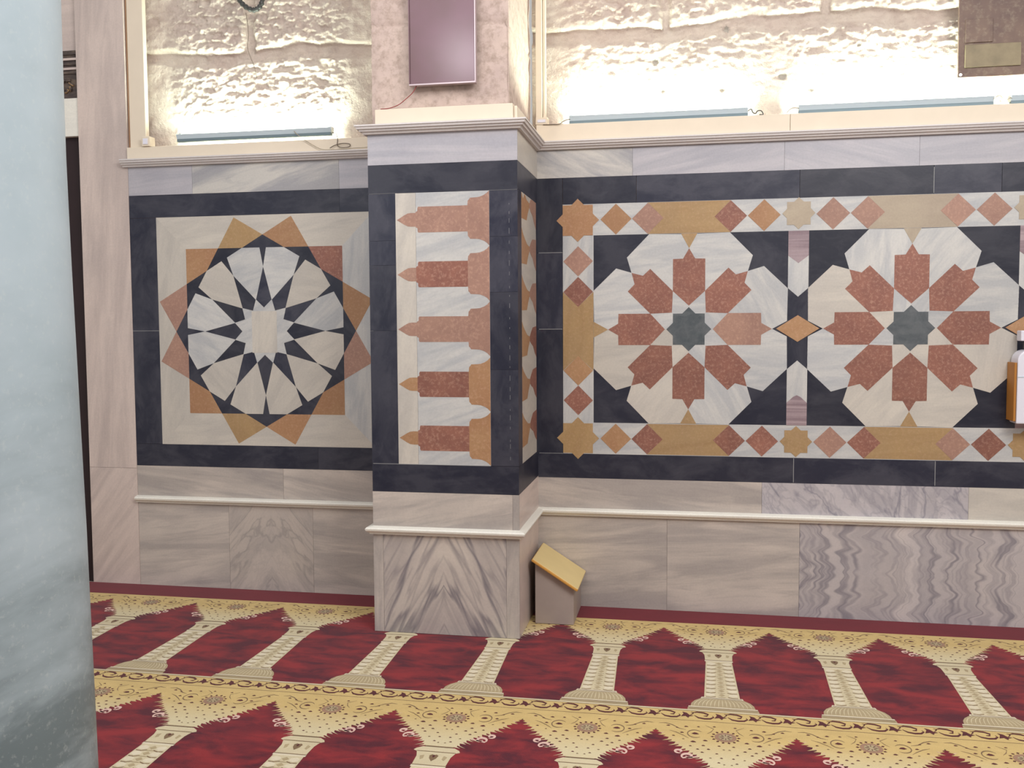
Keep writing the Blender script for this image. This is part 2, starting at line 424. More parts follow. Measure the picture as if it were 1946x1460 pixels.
# ------------------------------------------------------------------ moulding profiles
def cornice_prof(z0, out=.055):
    return [(-.012, z0), (.018, z0), (.024, z0+.012), (.034, z0+.013), (.037, z0+.023), (.046, z0+.024), (.050, z0+.036), (out, z0+.037), (out, z0+.045), (-.012, z0+.045)]
def rail_prof(z0):
    return [(-.012, z0), (.016, z0), (.018, z0+.010), (.026, z0+.011), (.034, z0+.020), (.036, z0+.030), (.030, z0+.037), (-.012, z0+.046)]
for i, (path, z) in enumerate([([(-2.757, 0), (PX0+.002, 0)], 2.690), ([(PX1, 0), (5, 0)], 2.692)]):
    b = MB(); b.sweep(path, cornice_prof(z), 'trim'); struct(b, 'trim_%d' % (i+1))
for i, (path, z) in enumerate([([(-2.735, 0), (PX0+.002, 0)], .545), ([(PX1, 0), (5, 0)], .547)]):
    b = MB(); b.sweep(path, rail_prof(z), 'trimw'); struct(b, 'trim_%d' % (i+3))

# ------------------------------------------------------------------ left panel: twelve-point star
st = thing('inlaid_star_panel', 'square black framed inlaid marble panel with one twelve petalled star, left of the pillar', 'wall panel', (-1.82, -.001, .783))
b = MB()
b.rect(-2.730, .9265, -2.545, 2.369, FW, -.013, 0, 'black', .42, 1.5)
b.rect(-2.730, 2.3702, -1.318, 2.511, FW, -.013, 0, 'black', .66, 0)
b.rect(-1.317, 2.3702, -.9, 2.511, FW, -.013, 0, 'black', .109, 0)
b.rect(-2.730, .784, -1.486, .925, FW, -.013, 0, 'black', .31, 0)
b.rect(-1.485, .784, -.9, .925, FW, -.013, 0, 'black', .53, 0)
b.rect(-1.105, .9265, -.9, 2.369, FW, -.013, 0, 'black', .2, 1.5)
b.rect(-2.730, 1.652, -2.546, 1.6545, FW, 0, .0003, 'joint'); b.rect(-2.72, 2.3685, -2.546, 2.3700, FW, 0, .0003, 'darkgap')
b.build('black_border', st)
SX, SZ, S = -1.825, 1.6475, .52
b = MB()
O = [(-2.545, .9255), (-1.105, .9255), (-1.105, 2.3695), (-2.545, 2.3695)]
I = [(SX-S, SZ-S), (SX+S, SZ-S), (SX+S, SZ+S), (SX-S, SZ+S)]
for i in range(4):
    j = (i+1) % 4
    b.prism([O[i], O[j], I[j], I[i]], FW, -.013, 0, 'cream' if i != 1 else 'white', random.random(), [0.05, 1.5, .1, 1.4][i])
b.build('white_field', st)
b = MB()
tipm = ['orange', 'orange', 'orange', 'ochre', 'orange', 'pink', 'pink', 'orange', 'ochre', 'orange', 'orange', 'pink']
tipk = {15: 'orange', 45: 'red', 75: 'orange', 105: 'ochre', 135: 'orange', 165: 'pink', 195: 'pink', 225: 'orange', 255: 'ochre', 285: 'orange', 315: 'orange', 345: 'pink'}
for k in range(12):
    a = 15+30*k
    b.prism([pol(SX, SZ, S*1.4142, a), pol(SX, SZ, S*1.1547, a+15), pol(SX, SZ, S*1.0353, a), pol(SX, SZ, S*1.1547, a-15)], FW, 0, T, tipk[a], None, None)
    # dark outer pieces and inner kites
    A = 30*k
    b.prism([pol(SX, SZ, S*1.1547, A), pol(SX, SZ, S*1.0353, A+15), pol(SX, SZ, S*.773, A), pol(SX, SZ, S*1.0353, A-15)], FW, 0, T, 'black')
    b.prism([pol(SX, SZ, S*.773, A), pol(SX, SZ, S*.388, A+15), pol(SX, SZ, S*.29, A), pol(SX, SZ, S*.388, A-15)], FW, 0, T, 'black')
sm = b.build('star_medallion', st)
b = MB()
for k in range(12):
    a = 15+30*k
    # outer corners lie on the sides of the squares
    ro, da = S*1.0005/math.cos(math.radians(12.9)), 12.9+0
    pl = [pol(SX, SZ, S*1.0353, a), pol(SX, SZ, S*1.0012, a-12.6), pol(SX, SZ, S*.773, a-15), pol(SX, SZ, S*.388, a), pol(SX, SZ, S*.773, a+15), pol(SX, SZ, S*1.0012, a+12.6)]
    b.prism(pl, FW, T, 2*T, 'white' if k in (2, 3, 5, 6, 0) else 'cream', None, math.radians(90-a)*.5+random.uniform(-.5, .5))
b.build('white_petals', sm)
b = MB()
b.prism([pol(SX, SZ, S*(.395 if i % 2 else .285), 15*i) for i in range(24)], FW, T, 2*T, 'white', .3, .4)
b.rect(SX-.083, SZ-.135, SX+.083, SZ+.125, FW, 2*T, 3*T, 'cream', .02, 1.4)
b.build('center_star', sm)

# ------------------------------------------------------------------ rosette panel(s)
rp = thing('inlaid_rosette_panel', 'long black framed inlaid marble panel with two eight petalled rosettes, right of the pillar', 'wall panel', (1.9, -.001, .77))
ZB, ZT = 1.1007, 2.1940; XO, XI = .0537, .2341; BZ0, BZ1 = .9152, 2.3752
CELLX = [.2341, 1.3267, 1.4371, 2.5255, 2.6359, 3.7243]
XE = 3.7243+.1804
b = MB()
for i, (x0, x1) in enumerate([(PX1-.02, .052), ]):
    for z0, z1, p in ((.9155, 1.65, .21), (1.652, 2.098, .52), (2.1, 2.5295, .35)): b.rect(x0, z0, x1, z1-.001, FW, -.013, 0, 'black', p, 1.5)
sx = [.0537, .48, 1.384, 2.085, 2.428, 3.1, 3.93]
for i in range(len(sx)-1): b.rect(sx[i]+.001, 2.3752, sx[i+1]-.001, 2.5295, FW, -.013, 0, 'black', [.21, .62, .10, .74, .33, .5][i], 0)
sx = [PX1-.02, 1.37, 2.124, 3.93]
for i in range(len(sx)-1): b.rect(sx[i]+.001, .7705, sx[i+1]-.001, .9150, FW, -.013, 0, 'black', [.31, .52, .42][i], 0)
b.rect(XE, .9155, 3.93, 2.375, FW, -.013, 0, 'black', .3, 1.5)
for x, z0, z1 in ((1.370, .775, .912), (2.124, .775, .912), (2.0855, 2.38, 2.52)): b.rect(x-.0015, z0, x+.0015, z1, FW, 0, .0003, 'joint')
for z in (1.651, 2.099): b.rect(-.09, z-.0015, .05, z+.0015, FW, 0, .0003, 'joint')
b.rect(-.09, .914, .052, .9165, FW, 0, .0004, 'joint')
b.build('black_border', rp)
# patterned border band
b = MB(); g8 = [random.random() for _ in range(9)]
b.rect(XO, BZ0, XE, ZB, FW, -.013, 0, 'white', .44, .1); b.rect(XO, ZT, XE, BZ1, FW, -.013, 0, 'white', .9, .1)
b.rect(XO, ZB, XI, ZT, FW, -.013, 0, 'white', .2, 1.4); b.rect(3.7243, ZB, XE, ZT, FW, -.013, 0, 'white', .6, 1.4)
def diamond(b, x, z, h, k, hz=None): hz = hz or h; b.prism([(x-h, z), (x, z-hz), (x+h, z), (x, z+hz)], FW, T, 2*T, k)
def long_piece(b, x0, x1, z, h, k, pid):
    b.prism([(x0, z-h), (x1, z-h), (x1-h*1.0, z), (x1, z+h), (x0, z+h), (x0+h*1.0, z)], FW, 0, T, k, pid, .1)
def notch(b, x, z, dx, dz, k, pid):
    if dx == 0: b.prism([(x-.046, z), (x+.046, z), (x, z+dz)], FW, T, 3*T, k, pid)
    else: b.prism([(x, z-.046), (x, z+.046), (x+dx, z)], FW, T, 3*T, k, pid)
def octstar(b, x, z, h, R, k, pid=None, fr=FW, d0=T, d1=3*T):
    pts = []
    for i in range(8):
        a = 45*i
        pts.append(pol(x, z, R if i % 2 == 0 else h*1.4142, a))
        # crossing of the two squares
        pts.append(pol(x, z, h/math.cos(math.radians(22.5)) if abs(R-h*1.4142) < .02 else h*1.02, a+22.5))
    b.prism(pts, fr, d0, d1, k, pid)
ctr = [(.7804, 1.647), (1.9813, 1.647), (3.1801, 1.647)]
H = .5465
tc = ['ochre', 'pink', 'pink', 'orange', 'pink', 'pink', 'pink', 'pink', 'red', 'pink', 'pink', 'pink', 'pink']
for z, side, ck in ((2.2846, 1, ['orange', 'pink', 'red', 'orange', 'pink', 'pink', 'pink', 'pink', 'pink', 'red', 'pink', 'pink']), (1.0080, -1, ['orange', 'red', 'red', 'red', 'pink', 'red', 'pink', 'red', 'pink', 'red', 'red', 'pink'])):
    q = 0
    for ci, (cx, cz) in enumerate(ctr):
        for dx in (-.417, -.235, .230, .413): diamond(b, cx+dx, z, .0895, ck[q], .0885); q += 1
        pid = [.45, .8, .3][ci]
        long_piece(b, cx-.235, cx+.230, z, .0895, 'tan_stone' if ci == 1 and side > 0 else 'ochre', pid+.1*side)
        notch(b, cx, ZT-.0005 if side > 0 else ZB+.0005, 0, -.084*side, 'tan_stone' if ci == 1 and side > 0 else 'ochre', pid+.1*side)
for x, sg in ((.1435, 1), (3.8145, -1)):
    for z, k in ((2.046, 'pink'), (1.868, 'red'), (1.4065, 'orange'), (1.232, 'red')): diamond(b, x, z, .0865, k, .0875)
    b.prism([(x-.0895, 1.868), (x, 1.7805), (x+.0895, 1.868), (x+.0895, 1.4065), (x, 1.494), (x-.0895, 1.4065)], FW, 0, T, 'ochre', .7, 1.4)
    notch(b, x+.0905*sg, 1.647, .084*sg, 0, 'ochre', .7)
bb = b.build('border_band', rp)
for x, z in ((.1415, 2.283), (.1415, 1.008), (3.815, 2.283), (3.815, 1.008)):
    b = MB(); octstar(b, x, z, .088, .1245, 'ochre' if z < 2 or x > 2 else 'orange', None); b.build('corner_star', bb)
for x, z in ((1.3805, 2.2905), (1.3805, 1.0085), (2.5805, 2.2905), (2.5805, 1.0085)):
    b = MB(); octstar(b, x, z, .0635, .0885, 'tan_stone' if z > 2 else 'ochre', .02 if z > 2 else .33); b.build('border_star', bb)
# dark ground between rosettes and dividers
b = MB()
for (cx, cz) in ctr: b.rect(cx-H, ZB, cx+H, ZT, FW, -.013, 0, 'black', None, 0)
b.build('dark_field', rp)
for x0, x1 in ((1.3267, 1.4371), (2.5255, 2.6359)):
    b = MB(); x0 -= .0003; x1 += .0003; xm = (x0+x1)/2
    b.rect(x0, ZB, x1, ZT, FW, -.013, T, 'black', .33, 1.5)
    b.prism([(x0, ZT), (x1, ZT), (x1, 1.875), (xm, 1.826), (x0, 1.875)][::-1], FW, T, 2*T, 'white', .5, 1.4)
    b.prism([(x0, ZT), (x1, ZT), (x1, 2.056), (xm, 2.014), (x0, 2.056)][::-1], FW, 2*T, 3*T, 'mauve', .2, 0)
    b.prism([(x0, ZB), (x1, ZB), (x1, 1.419), (xm, 1.468), (x0, 1.419)], FW, T, 2*T, 'white', .1, 1.4)
    b.prism([(x0, ZB), (x1, ZB), (x1, 1.229), (xm+.02, 1.262), (xm, 1.272), (xm-.02, 1.262), (x0, 1.229)], FW, 2*T, 3*T, 'mauve', .6, 0)
    b.prism([(xm-.117, 1.648), (xm, 1.573), (xm+.117, 1.648), (xm, 1.723)], FW, 2*T, 5*T, 'orange', .4)
    b.build('divider_strip', rp)
for ci, (cx, cz) in enumerate(ctr):
    b = MB()
    R = lambda x, y, k: (cx+H*(x*math.cos(k*PI/4)-y*math.sin(k*PI/4)), cz+H*(x*math.sin(k*PI/4)+y*math.cos(k*PI/4)))
    whites = [['white', 'white', 'white', 'white', 'cream', 'cream', 'white', 'white'], ['white', 'white', 'white', 'cream', 'white', 'cream', 'cream', 'cream'], ['white']*8][ci]
    for k in range(8):
        def pp(r, deg): return pol(cx, cz, r*H, deg+45*k)
        # one petal between two red lozenges, split at the centre ring
        pl = [pp(0, 0), pp(.847, 0), pp(.998, 4.6), pp(1.0824, 22.5), pp(.998, 40.4), pp(.847, 45)]
        b.prism(pl, FW, 0, T, whites[k], None, random.choice([0, .1, .9, -1.0, 1.5]))
    ro = b.build('rosette', rp)
    b = MB()
    for k in range(8):
        pl = [R(0, .247, k), R(.166, .40, k), R(.166, .735, k), R(.062, .738, k), R(0, .845, k), R(-.062, .738, k), R(-.166, .735, k), R(-.166, .40, k)]
        kk = 'red' if not (ci == 0 and k in (6, )) else 'pink'
        b.prism(pl, FW, T, 2*T, kk)
    b.build('red_petals', ro)
    b = MB()
    pts = []
    for i in range(16): pts.append(pol(cx, cz, H*(.232 if i % 2 == 0 else .178), 22.5*i))
    b.prism(pts, FW, T, 2*T, 'green', .5, 0); b.build('center_star', ro)

# ------------------------------------------------------------------ pillar
pil = thing('wall_pillar', 'square marble clad pillar standing out from the wall between the two inlaid panels', 'pillar', ((PX0+PX1)/2, PY/2, -.011))
b = MB(); b.box(PX0+.013, PX1-.013, PY+.013, .01, .0024, 2.73, 'plaster'); b.build('core', pil)
b = MB()   # pedestal cladding
b.rect(PX0, .0024, PX0+.055, .552, FP, -.013, 0, 'dado', .3, 1.5)
b.rect(PX0+.0562, .0024, PX1-.071, .552, FP, -.013, 0, 'chevron', 0, 0)
b.rect(PX1-.07, .0024, PX1, .552, FP, -.013, 0, 'dado', .6, 1.45)
b.rect(PY+.0132, .0024, 0, .552, FS, -.013, 0, 'jamb', .35, 1.4)
b.build('pedestal', pil)
b = MB()
b.rect(PX0, .553, PX1-.035, .7770, FP, -.013, 0, 'dado', .9, .2); b.rect(PX1-.034, .553, PX1, .7770, FP, -.013, 0, 'dado', .2, 1.4)
b.rect(PY+.0132, .553, 0, .7770, FS, -.013, 0, 'jamb', .75, .5)
b.build('lower_frieze', pil)
b = MB()
b.rect(PX0, 2.530, PX1, 2.73, FP, -.013, 0, 'frieze', .55, .02); b.rect(PY+.0132, 2.530, 0, 2.73, FS, -.013, 0, 'cream', .1, .9)
b.build('upper_frieze', pil)
b = MB()
b.rect(PX0, 2.3795, PX1, 2.529, FP, -.013, 0, 'black', .10, 0); b.rect(PX0, .778, PX1, .9285, FP, -.013, 0, 'black', .31, 0)
for u0, u1, zs in ((PX0, -.757, (.9305, 1.65, 2.0, 2.13, 2.378)), (-.247, PX1, (.9305, 1.442, 1.85, 2.14, 2.378))):
    for i in range(len(zs)-1): b.rect(u0, zs[i], u1, zs[i+1]-.001, FP, -.013, 0, 'black', [.42, .31, .86, .74][i], 1.5)
b.rect(PX0+.005, .9285, -.25, .9310, FP, 0, .0004, 'joint')
b.rect(PX0+.005, 2.3785, -.75, 2.3795, FP, 0, .0003, 'joint'); b.rect(-.25, 2.3785, PX1, 2.3795, FP, 0, .0003, 'joint')
for q in range(26):
    zq = .96+q*.054+random.uniform(-.01, .01); b.rect(-.1425, zq, -.1413, zq+random.uniform(.006, .03), FP, 0, .0002, 'joint')
b.rect(PY+.0132, 2.385, 0, 2.529, FS, -.013, 0, 'black', .9, 0); b.rect(PY+.0132, .778, 0, .9285, FS, -.013, 0, 'black', .2, 0)
b.rect(PY+.0132, .9295, -.535, 2.384, FS, -.013, 0, 'black', .3, 1.5); b.rect(-.052, .9295, 0, 2.384, FS, -.013, 0, 'black', .5, 1.5)
b.build('black_border', pil)
# crenellated panel
b = MB()
b.rect(-.6455, .9295, -.247, 2.3785, FP, -.013, 0, 'white', .3, .3); b.rect(-.757, .9295, -.6465, 2.3785, FP, -.013, 0, 'cream', .5, 1.4)
zc = [2.237, 1.948, 1.657, 1.363, 1.073]
def half(cz, pts): return [(x, cz+h) for x, h in pts]+[(x, cz-h) for x, h in reversed(pts)]
for i, z in enumerate(zc):
    mk = ['pink', 'pink', 'pink', 'orange', 'orange'][i]; sk = ['pink', 'red', 'pink', 'red', 'red'][i]
    base = [(-.2475, .1435), (-.262, .128), (-.278, .118), (-.300, .110), (-.318, .108), (-.350, .107), (-.356, .098), (-.362, .092), (-.364, .068)]
    pl = half(z, base); pl = [(x, min(max(zz, .9300), 2.378)) for x, zz in pl]
    b.prism(pl, FP, 0, T, mk, None)
    sh = [(-.364, .068), (-.632, .068), (-.636, .060), (-.636, .046), (-.646, .040)]
    b.prism(half(z, sh), FP, 0, T, sk, None)
    sp = [(-.646, .036), (-.672, .036), (-.690, .034), (-.710, .024), (-.728, .013)]
    b.prism([(x, z+h) for x, h in sp]+[(-.750, z)]+[(x, z-h) for x, h in reversed(sp)], FP, 0, T, mk if i > 2 else 'pink', None)
b.build('crenellated_panel', pil)
b = MB()
b.rect(-.534, .9295, -.053, 2.384, FS, -.013, 0, 'cream', .4, .1)
y0, y1 = -.534, -.053
for i, z in enumerate((2.34, 2.10, 1.85, 1.60, 1.36, 1.11)):
    zt, zb = min(z+.095, 2.383), max(z-.095, .931)
    n = .012
    b.prism([(y0, zb), (y0+.16, zb+.004), (y0+.20, z-.05), (y0+.25, z-n), (y0+.25, z+n), (y0+.17, z+.02), (y0+.10, z+.045), (y0+.05, zt-.03), (y0, zt)], FS, 0, T, 'orange', None)
    b.prism([(y0+.25, z-n), (y0+.30, z-.03), (y0+.36, z-.045), (y0+.42, max(z-.085, .931)), (y1, max(z-.11, .931)), (y1, min(z+.07, 2.383)), (y0+.35, min(z+.062, 2.383)), (y0+.30, z+.04), (y0+.25, z+n)], FS, 0, T, 'pink' if i < 3 else 'red', None)
b.build('side_panel', pil)
path = [(PX0, -.002), (PX0, PY), (PX1, PY), (PX1, -.002)]
b = MB(); b.sweep(path, cornice_prof(2.690), 'trim'); b.build('cornice', pil)
b = MB(); b.sweep(path, rail_prof(.545), 'trimw'); b.build('base_moulding', pil)
# stone shaft above the cornice
def rough_block(x0, x1, y0, y1, z0, z1, k, dx=.012, amp=.006):
    mb = MB()
    def sheet(fn, nu, nv, nrm):
        bs = len(mb.v)
        for j in range(nv+1):
            for i in range(nu+1):
                p = Vector(fn(i/nu, j/nv))
                d = noise.fractal(p*9, .9, 2, 4)*amp+noise.noise(p*3)*amp
                sd = abs(p.z+noise.noise(p*3)*.02-3.26)
                if sd < .012: d -= .006
                e = min(i, nu-i)/3.
                if e < 1: d -= (1-e)*.006
                mb.v.append(tuple(p+Vector(nrm)*d))
        for j in range(nv):
            for i in range(nu):
                q = bs+j*(nu+1)+i; mb.face([q, q+1, q+nu+2, q+nu+1], k, 0, 0, True)
    nz = int((z1-z0)/dx)
    sheet(lambda u, v: (x0+(x1-x0)*u, y0, z0+(z1-z0)*v), int((x1-x0)/dx), nz, (0, -1, 0))
    sheet(lambda u, v: (x1, y0+(y1-y0)*u, z0+(z1-z0)*v), int((y1-y0)/dx), nz, (1, 0, 0))
    mb.box(x0+.002, x1-.012, y0+.012, y1, z0, z1, k)
    return mb
rough_block(PX0+.01, -.149, PY+.05, .09, 2.731, 4.3, 'plaster').build('stone_shaft', pil)

# ------------------------------------------------------------------ cream cable casings over the cornice
def casing(name, boxes, label, extra=None):
    mb = MB()
    for bx in boxes: mb.box(*bx, 'casing')
    if extra: extra(mb)
    o = mb.build(name, bevel=.003); return tag(o, label, 'cable casing')
casing('cable_casing', [(-2.722, PX0-.001, -.020, .03, 2.7355, 2.812)], 'cream horizontal casing under the left wall light, left of the pillar')
casing('cable_casing', [(-2.716, -2.605, .012, .05, 2.8125, 4.25)], 'wide cream upright casing between grey jamb and rough stone wall',
       lambda mb: mb.box(-2.7262, -2.7165, .011, .03, 2.8125, 4.25, 'casingline'))
casing('cable_casing', [(-.862, -.118, PY-.006, PY+.043, 2.7355, 2.820)], 'cream casing on top of the pillar cornice, under the mauve panel')
casing('cable_casing', [(-.1170, -.1005, PY+.02, -.034, 2.7355, 2.812)], 'thin cream casing along the right flank of the pillar above its cornice')
casing('cable_casing', [(-.0965, 1.325, -.030, .024, 2.7372, 2.834)], 'cream casing under the wall light nearest the right of the pillar')
casing('cable_casing', [(1.3265, 5, -.030, .024, 2.7372, 2.834)], 'long cream casing at upper right, running under two wall lights to the picture edge')
casing('cable_casing', [(-.104, -.066, .005, .04, 2.878, 4.25), (-.062, -.046, .015, .04, 2.878, 4.25)], 'thin cream upright casing in the corner right of the pillar')
# small junction boxes
def jbox(x0, x1, z0, z1, label, y0=-.03):
    mb = MB(); mb.box(x0, x1, y0, .035, z0, z1, 'casing'); j = mb.build('junction_box', bevel=.003)
    tag(j, label, 'junction box')
    mb = MB(); mb.box(x0+.012, x1-.012, y0-.004, y0-.0005, z0+.012, z1-.014, 'plastic'); mb.build('cover', j)
jbox(-2.612, -2.556, 2.8135, 2.875, 'small cream junction box at the foot of the wide upright casing on the left')
jbox(-.100, -.030, 2.8355, 2.877, 'small cream junction box in the corner right of the pillar')

# ------------------------------------------------------------------ wall lights
def light(x0, x1, label):
    L = thing('fluorescent_wall_light', label, 'wall light', ((x0+x1)/2, 0, 2.834), 'fluorescent lights along the foot of the rough stone wall')
    mb = MB(); ya = -.004
    mb.sweep([(x0, ya), (x1, ya)], [(.004, 2.853), (.016, 2.879), (.014, 2.881), (.002, 2.872), (-.010, 2.860), (-.010, 2.853)], 'fixture')
    mb.build('reflector', L)
    mb = MB(); mb.box(x0, x1, ya-.006, ya+.024, 2.8345, 2.8525, 'fixture_dark'); mb.build('housing', L, bevel=.002)
    mb = MB(); mb.tube([(x0+.03, ya+.022, 2.870), (x1-.03, ya+.022, 2.870)], .008, 'tube', 10); mb.build('tube', L)
    for x in (x0+.002, x1-.020):
        mb = MB(); mb.box(x, x+.018, ya+.0115, ya+.060, 2.8530, 2.892, 'silver'); mb.build('holder_shield', L, bevel=.002)  # holders enlarged into end shields that cut the light past the tube
light(-2.38, -1.362, 'fluorescent light left of the pillar, washing the rough stone wall above the star panel')
light(.094, 1.099, 'bluish fluorescent light just right of the pillar above the first rosette')
light(1.372, 2.374, 'grey fluorescent light above the second rosette, left of the joint with the last one')
light(2.459, 3.461, 'fluorescent light at the far right, cut by the picture edge')

# wires
def curve_pts(ctrl, n=10):
    P = [Vector(p) for p in ctrl]; out = []
    for i in range(len(P)-1):
        p0 = P[max(i-1, 0)]; p1 = P[i]; p2 = P[i+1]; p3 = P[min(i+2, len(P)-1)]
        for k in range(n):
            t = k/n
            out.append(.5*((2*p1)+(p2-p0)*t+(2*p0-5*p1+4*p2-p3)*t*t+(-p0+3*p1-3*p2+p3)*t**3))
    out.append(P[-1]); return out
def wire(ctrl, r, k, label, name='wire'):
    mb = MB(); mb.tube(curve_pts(ctrl), r, k, 6); return tag(mb.build(name), label, 'wire')
wire([(-1.60, -.012, 2.872), (-1.56, -.030, 2.835), (-1.47, -.032, 2.775), (-1.40, -.034, 2.745), (-1.28, -.036, 2.742), (-1.20, -.040, 2.745), (-1.12, -.036, 2.748), (-1.06, -.034, 2.772), (-1.02, -.034, 2.780)], .0022, 'grey_wire', 'beige wire drooping over the casing from the left wall light')
wire([(-1.352, -.010, 2.852), (-1.335, -.028, 2.842), (-1.320, -.030, 2.838), (-1.312, -.028, 2.80), (-1.314, -.028, 2.77), (-1.29, -.030, 2.755), (-1.24, -.030, 2.756), (-1.235, -.030, 2.772), (-1.28, -.030, 2.778), (-1.33, -.030, 2.768), (-1.36, -.034, 2.752)], .0022, 'dark_wire', 'thin looped brown wire at the right end of the left wall light')
wire([(-.055, -.034, 2.8335), (0, -.036, 2.832), (.04, -.038, 2.832), (.06, -.036, 2.845), (.085, -.025, 2.858), (.100, -.010, 2.862)], .0022, 'dark_wire', 'thin brown wire from the corner junction box to the wall light')
wire([(1.096, -.006, 2.862), (1.115, -.020, 2.870), (1.125, -.024, 2.850), (1.14, -.024, 2.845), (1.15, -.022, 2.858), (1.17, -.020, 2.858), (1.18, -.022, 2.8375), (1.16, -.022, 2.838)], .003, 'black_plastic', 'short dark curled wire at the right end of the light over the first rosette')
wire([(1.308, -.022, 2.838), (1.315, -.024, 2.850), (1.335, -.024, 2.864), (1.36, -.018, 2.866), (1.376, -.008, 2.864)], .002, 'dark_wire', 'thin curved wire at the left end of the light over the second rosette')
wire([(2.370, -.012, 2.866), (2.395, -.026, 2.880), (2.41, -.026, 2.868), (2.40, -.026, 2.850), (2.42, -.026, 2.848), (2.45, -.020, 2.866), (2.462, -.012, 2.864)], .0022, 'grey_wire', 'thin wire joining the two wall lights at the far right')
wire([(-.628, PY+.004, 2.945), (-.65, PY-.008, 2.90), (-.69, PY-.010, 2.865), (-.73, PY-.010, 2.838), (-.78, PY-.008, 2.8235), (-.83, PY-.004, 2.8225)], .0022, 'red_wire', 'thin dark red wire hanging from the mauve panel onto the casing')
wire([(-1.930, .060, 3.62), (-1.925, .078, 3.50), (-1.935, .080, 3.42), (-1.92, .084, 3.36), (-1.895, .084, 3.30), (-1.88, .090, 3.22)], .0016, 'dark_wire', 'thin dark wire running down the rough stone wall below the black loop')
mb = MB(); mb.tube(curve_pts([(-1.965, .09, 3.80), (-1.945, -.01, 3.70), (-1.90, -.03, 3.635), (-1.835, -.035, 3.600), (-1.79, -.03, 3.625), (-1.775, -.02, 3.69), (-1.80, .08, 3.80)]), [.012, .013, .016, .017]*15+[.012], 'black_plastic', 10)
tag(mb.build('cable_loop'), 'thick dark grey cable loop hanging down at the top left of the stone wall', 'cable')

# ------------------------------------------------------------------ hanging panels
def gloss_panel():
    g = NT('mauve glossy enamel'); p = g.pos()
    col = g.mix(g.ramp(g.noise(p, 3.5, 3, .5), [(.35, 0.), (.7, 1.)]), srgb(112, 86, 90), srgb(124, 92, 104))
    return g.fin(col, .26, .5)
M['mauve_gloss'] = gloss_panel()
M['steel_edge'] = plain('pale steel edge', srgb(188, 172, 176), .35, .5, .4)
pn = thing('heater_panel', 'flat glossy mauve brown panel hung upright on the front of the pillar', 'panel', (-.49, PY, 2.94))
px0, px1, pz0, pz1 = -.662, -.316, 2.940, 4.05; ty = .03
def fr_pn(u, w, d): return (u, PY+.02-d-ty*0-(.0), w)
mb = MB(); mb.box(px0, px1, PY-.014, PY+.016, pz0, pz1, 'mauve_gloss'); mb.build('face', pn, bevel=.002)
mb = MB(); e = .006
mb.box(px0-e, px0-.0005, PY-.018, PY+.018, pz0, pz1, 'mauve_gloss'); mb.box(px1+.0005, px1+e, PY-.018, PY+.018, pz0, pz1, 'steel_edge')
mb.box(px0-e, px1+e, PY-.018, PY+.018, pz0-e-.002, pz0-.0005, 'steel_edge'); mb.build('edge_frame', pn)
mb = MB(); mb.box(px0+.06, px1-.06, PY+.0185, PY+.052, 3.2, 3.5, 'black_plastic'); mb.build('bracket', pn)

def dusty():
    g = NT('dusty brown acrylic'); p = g.pos()
    a = g.noise(p, 4, 4, .6); c = g.noise(p, 40, 3, .7)
    col = g.mix(g.ramp(a, [(.35, 0.), (.65, 1.)]), srgb(128, 106, 92), srgb(104, 84, 78))
    col = g.mix(g.math('MULTIPLY', g.ramp(c, [(.5, 0.), (.7, 1.)]), .25), col, srgb(176, 164, 140))
    return g.fin(col, .5, .25)
M['dusty'] = dusty()
M['dusty2'] = plain('dusty olive acrylic', srgb(146, 132, 104), .5, .3, nz=.25, nscale=18)
bp = thing('cover_board', 'brown glossy cover board mounted over the bright wall at the upper right edge', 'board', (2.36, .01, 2.985))
mb = MB(); mb.box(2.190, 2.56, -.012, .004, 2.986, 4.1, 'dusty'); mb.build('sheet', bp, bevel=.002)
mb = MB(); mb.box(2.222, 2.50, -.020, -.0125, 3.035, 3.155, 'dusty2'); mb.box(2.222, 2.36, -.018, -.0125, 3.165, 3.29, 'dusty'); mb.build('lower_window', bp, bevel=.004)
for x, z in ((2.203, 3.0), (2.203, 3.4), (2.535, 3.0), (2.535, 3.12)):
    mb = MB(); mb.tube([(x, -.012, z), (x, -.018, z)], .007, 'silver', 10); mb.build('screw_head', bp)
mb = MB(); mb.box(2.30, 2.46, .0045, .075, 3.4, 3.6, 'black_plastic'); mb.build('bracket', bp)

# carved relief in the left recess
cp = thing('carved_stone_panel', 'small dark carved stone relief beside the big column, above the dark strip', 'relief', (-3.115, .03, 3.145))
M['carved'] = stone('carved brown stone', srgb(120, 104, 88), srgb(92, 78, 76), srgb(56, 48, 50), (6, 20), vs=.7, vary=.1, bump=.6, cloud=14)
mb = MB(); mb.box(-3.24, -3.0715, .018, .029, 3.148, 3.448, 'carved'); mb.build('slab', cp)
mb = MB()
for i, z in enumerate((3.42, 3.385, 3.355, 3.325, 3.30)):
    mb.box(-3.235, -3.075, .008, .0175, z, z+.014, 'jamb' if i % 2 else 'carved')
for i in range(14):
    a = i*.9; mb.tube([(-3.155+.05*math.cos(a), .016, 3.225+.045*math.sin(a)), (-3.155+.03*math.cos(a+.7), .008, 3.225+.03*math.sin(a+.7))], .008, 'ochre' if i % 3 == 0 else 'carved', 6)
mb.build('relief_carving', cp)
b = MB(); b.box(-4.6, -3.0715, .012, .0295, 2.906, 3.146, 'trimw'); struct(b, 'trim_5')

